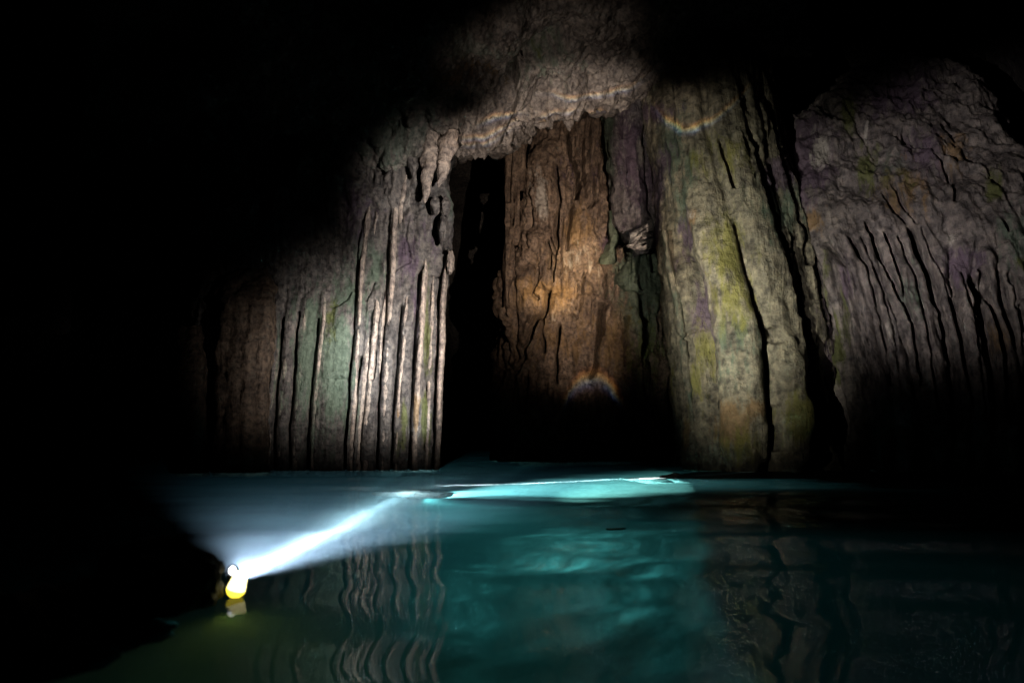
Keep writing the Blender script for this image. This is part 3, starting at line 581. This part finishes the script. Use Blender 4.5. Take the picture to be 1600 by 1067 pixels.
def wave(X, Y):
    z = np.zeros_like(X)
    for a, lam, ang, ph in [(.0085, 1.05, 84, .6), (.0060, .72, 97, 2.1), (.0026, .46, 76, 4.0), (.0008, .27, 110, 1.2), (.009, 1.9, 102, 5.0)]:
        k = 2*math.pi/lam; c, s = math.cos(R(ang)), math.sin(R(ang))
        z += a*np.sin(k*(X*c + Y*s) + ph + 1.3*np.sin(.9*X + .55*Y + ph))
    p = np.stack([X, Y, np.zeros_like(X)], -1)
    return z*(.75 + .6*perlin(p*.7)) + .006*fbm(p, (.9, 1.6, 1), 2)
def build_water():
    ys = np.concatenate([np.linspace(-6, .6, 40)[:-1], np.geomspace(.6, 24, 620)]); xs = np.concatenate([np.linspace(-12, -4, 50)[:-1], np.linspace(-4, 5, 360)[:-1], np.linspace(5, 12, 50)])
    X, Y = np.meshgrid(xs, ys); nr, nc = X.shape
    top = np.stack([X, Y, wave(X, Y)], -1).reshape(-1, 3); bot = top.copy(); bot[:, 2] = -3.6
    n = nr*nc; ft = grid_faces(nr, nc)[:, ::-1]; fbt = (ft + n)[:, ::-1]
    idx = np.arange(n).reshape(nr, nc)
    loop = np.concatenate([idx[0, :-1], idx[:-1, -1], idx[-1, :0:-1], idx[:0:-1, 0]]); nx = np.roll(loop, -1)
    side = np.stack([loop, loop+n, nx+n, nx], -1)
    m = bpy.data.materials.new('turquoise_water'); m.use_nodes = True; t = m.node_tree; N, L = t.nodes, t.links
    out = N['Material Output']; N.remove(N['Principled BSDF'])
    rf = N.new('ShaderNodeBsdfRefraction'); rf.inputs['IOR'].default_value = 1.333; rf.inputs['Roughness'].default_value = 0.0
    gl = N.new('ShaderNodeBsdfGlossy'); gl.inputs['Roughness'].default_value = .02
    fr = N.new('ShaderNodeFresnel'); fr.inputs['IOR'].default_value = 1.333
    fm = N.new('ShaderNodeMath'); fm.operation = 'MULTIPLY'; fm.inputs[1].default_value = .24; L.new(fr.outputs[0], fm.inputs[0])
    g = N.new('ShaderNodeMixShader'); L.new(fm.outputs[0], g.inputs[0]); L.new(rf.outputs[0], g.inputs[1]); L.new(gl.outputs[0], g.inputs[2])
    ns = N.new('ShaderNodeTexNoise'); ns.inputs['Scale'].default_value = 7; ns.inputs['Detail'].default_value = 3
    ge = N.new('ShaderNodeNewGeometry'); L.new(ge.outputs['Position'], ns.inputs['Vector'])
    bp = N.new('ShaderNodeBump'); bp.inputs['Strength'].default_value = .025; bp.inputs['Distance'].default_value = .02
    L.new(ns.outputs[0], bp.inputs['Height']); [L.new(bp.outputs[0], x.inputs['Normal']) for x in (rf, gl, fr)]; L.new(g.outputs[0], out.inputs['Surface'])
    vs = N.new('ShaderNodeVolumeScatter'); vs.inputs['Color'].default_value = (.75, .95, 1.0, 1); vs.inputs['Density'].default_value = .14; vs.inputs['Anisotropy'].default_value = 0.0
    va = N.new('ShaderNodeVolumeAbsorption'); va.inputs['Color'].default_value = (.25, .86, .88, 1); va.inputs['Density'].default_value = .24
    ad = N.new('ShaderNodeAddShader'); L.new(vs.outputs[0], ad.inputs[0]); L.new(va.outputs[0], ad.inputs[1]); L.new(ad.outputs[0], out.inputs['Volume'])
    o = mesh('water', np.concatenate([top, bot]), np.concatenate([ft, fbt, side]), m); o['kind'] = 'structure'
    return o
build_water()

# ------------------------------------------------------------------ boulders
def boulder(label, mat, X, Y, z, rx, ry, rz, seed, amp=.35, group=None):
    nu, nv = 64, 40
    a = np.linspace(0, 2*math.pi, nu, endpoint=False); b = np.linspace(-math.pi/2+1e-3, math.pi/2-1e-3, nv); A, B = np.meshgrid(a, b)
    q = np.stack([np.cos(B)*np.cos(A), np.cos(B)*np.sin(A), np.sin(B)], -1)
    q = q*(1 + amp*fbm(q, 1.3, 5, off=seed*5.3) + .12*np.round(2.5*fbm(q, 1.0, 2, off=seed))/2.5)[..., None]
    o = mesh('boulder', q*np.array([rx, ry, rz]), grid_faces(nv, nu, True), mat); o.location = (X, Y, z)
    return tag(o, label, 'boulder', group)
boulder('pale boulder under water at the foot of the leaning pillar', M_PALE, 2.0, 8.1, -.42, .5, .45, .36, 2)
boulder('added sunken boulder that stops the near beam at the bend', M_SHELL, -.98, 6.32, -.50, .40, .22, .30, 10, .15)  # put in to block the near beam and hide the far lamp
boulder('broad sunken dark boulder added below the pillar foot to block the glow', M_SHELL, 3.75, 8.1, -.52, 1.3, .8, .38, 3, .25)  # shaped to keep the underwater glow off the right side
boulder('sunken dark boulder farthest right along the pillar foot', M_SHELL, 5.4, 7.2, -.5, .9, .8, .35, 5)
boulder('black lump rising from the water left of the glowing torch', M_BLACK, -1.075, 2.0, .06, .19, .14, .13, 8, .2)  # unidentified dark lump, modelled as a boulder
boulder('low black lump at the lower left edge of the pool', M_BLACK, -1.30, 1.75, -.1, .36, .3, .2, 11, .3)  # lower part of the unidentified dark lump

# ------------------------------------------------------------------ torch
TY = 2.10
tb = P(371, 905, TY)
tor = thing('torch', 'glowing yellow white torch just above the water at left', 'torch', tb)
M_GLOW = plain('glowing_housing', (.8, .7, .2), .4, 0, (1.0, .88, .42), 3.6)
M_LENS = plain('lit_lens', (.9, .9, .9), .2, 0, (.92, .96, 1.0), 6)
M_GRIP = plain('black_rubber', (.015, .015, .017), .6)
def lathe(name, prof, axis, origin, mat, m=24):
    ax = Vector(axis).normalized(); u = ax.orthogonal().normalized(); v = ax.cross(u)
    th = np.linspace(0, 2*math.pi, m, endpoint=False); pts = []
    for d_, r_ in prof:
        for t in th: pts.append(Vector(origin) + ax*d_ + (u*math.cos(t) + v*math.sin(t))*max(r_, 1e-4))
    return mesh(name, [tuple(q) for q in pts], grid_faces(len(prof), m, True), mat, tor, tb)
up_ax = T(379, 893, TY) - T(366, 930, TY)
lathe('glow_rim', [(-.043, .001), (-.042, .012), (-.037, .02), (-.030, .0255), (-.024, .0285), (-.018, .0285), (-.018, .001)], up_ax, T(372, 911, TY), plain('yellow_glow_rim', (.8, .6, .05), .4, 0, (1.0, .78, .05), 2.6))  # glowing part added so the water below mirrors yellow
lathe('housing', [(-.037, .001), (-.036, .014), (-.031, .024), (-.022, .028), (-.008, .027), (.006, .024), (.02, .022), (.030, .020), (.035, .013), (.037, .001)], up_ax, T(372, 911, TY), M_GLOW)
lens_at = T(364, 891, TY+.01); fwd = Vector((.12, 1, -.06)).normalized()
lathe('lens', [(-.005, .001), (-.004, .012), (.004, .015), (.009, .012), (.011, .001)], fwd, lens_at, M_LENS)
lathe('bezel', [(-.006, .015), (-.006, .018), (.004, .019), (.004, .016)], fwd, lens_at, M_GRIP)
d_ = Vector((-1.02, 2.39, -.058)) - (lens_at + Vector((-.01, .02, 0))); L_ = d_.length
lathe('barrel', [(0, .001), (.002, .013), (.06, .015), (L_-.03, .015), (L_-.025, .02), (L_, .02), (L_+.001, .001)], d_, lens_at + Vector((-.01, .02, 0)), M_GRIP)

spot('torch_glow', (-.84, 1.98, -.06), (-.7, 2.0, -1), 2.6, 130, 1.0, (.85, .95, .15), .02)

# ------------------------------------------------------------------ small things on the water
def leaf(px, py, label):
    Y = H*F/(py-683.2)*.985; c = P(px, py, Y); c[2] = float(wave(np.array([c[0]]), np.array([Y]))[0]) + .006
    n, m = 9, 5; t = np.linspace(0, 1, n); w_ = .022*np.sin(np.pi*t)**.7; s = np.linspace(-1, 1, m)
    v = np.stack([np.repeat((t*.12-.06)[:, None], m, 1), w_[:, None]*s[None], .008*np.abs(s)[None]*np.ones((n, 1)) + .012*(t[:, None]-.5)**2], -1)
    o = mesh('floating_leaf', v, grid_faces(n, m)[:, ::-1], plain('dead_leaf', (.16, .08, .03), .5)); o.location = c; o.rotation_euler = (0, 0, R(15))
    so = o.modifiers.new('thickness', 'SOLIDIFY'); so.thickness = .0015
    return tag(o, label, 'leaf')
leaf(962, 817, 'small brown leaf floating on the turquoise water near the pillar')
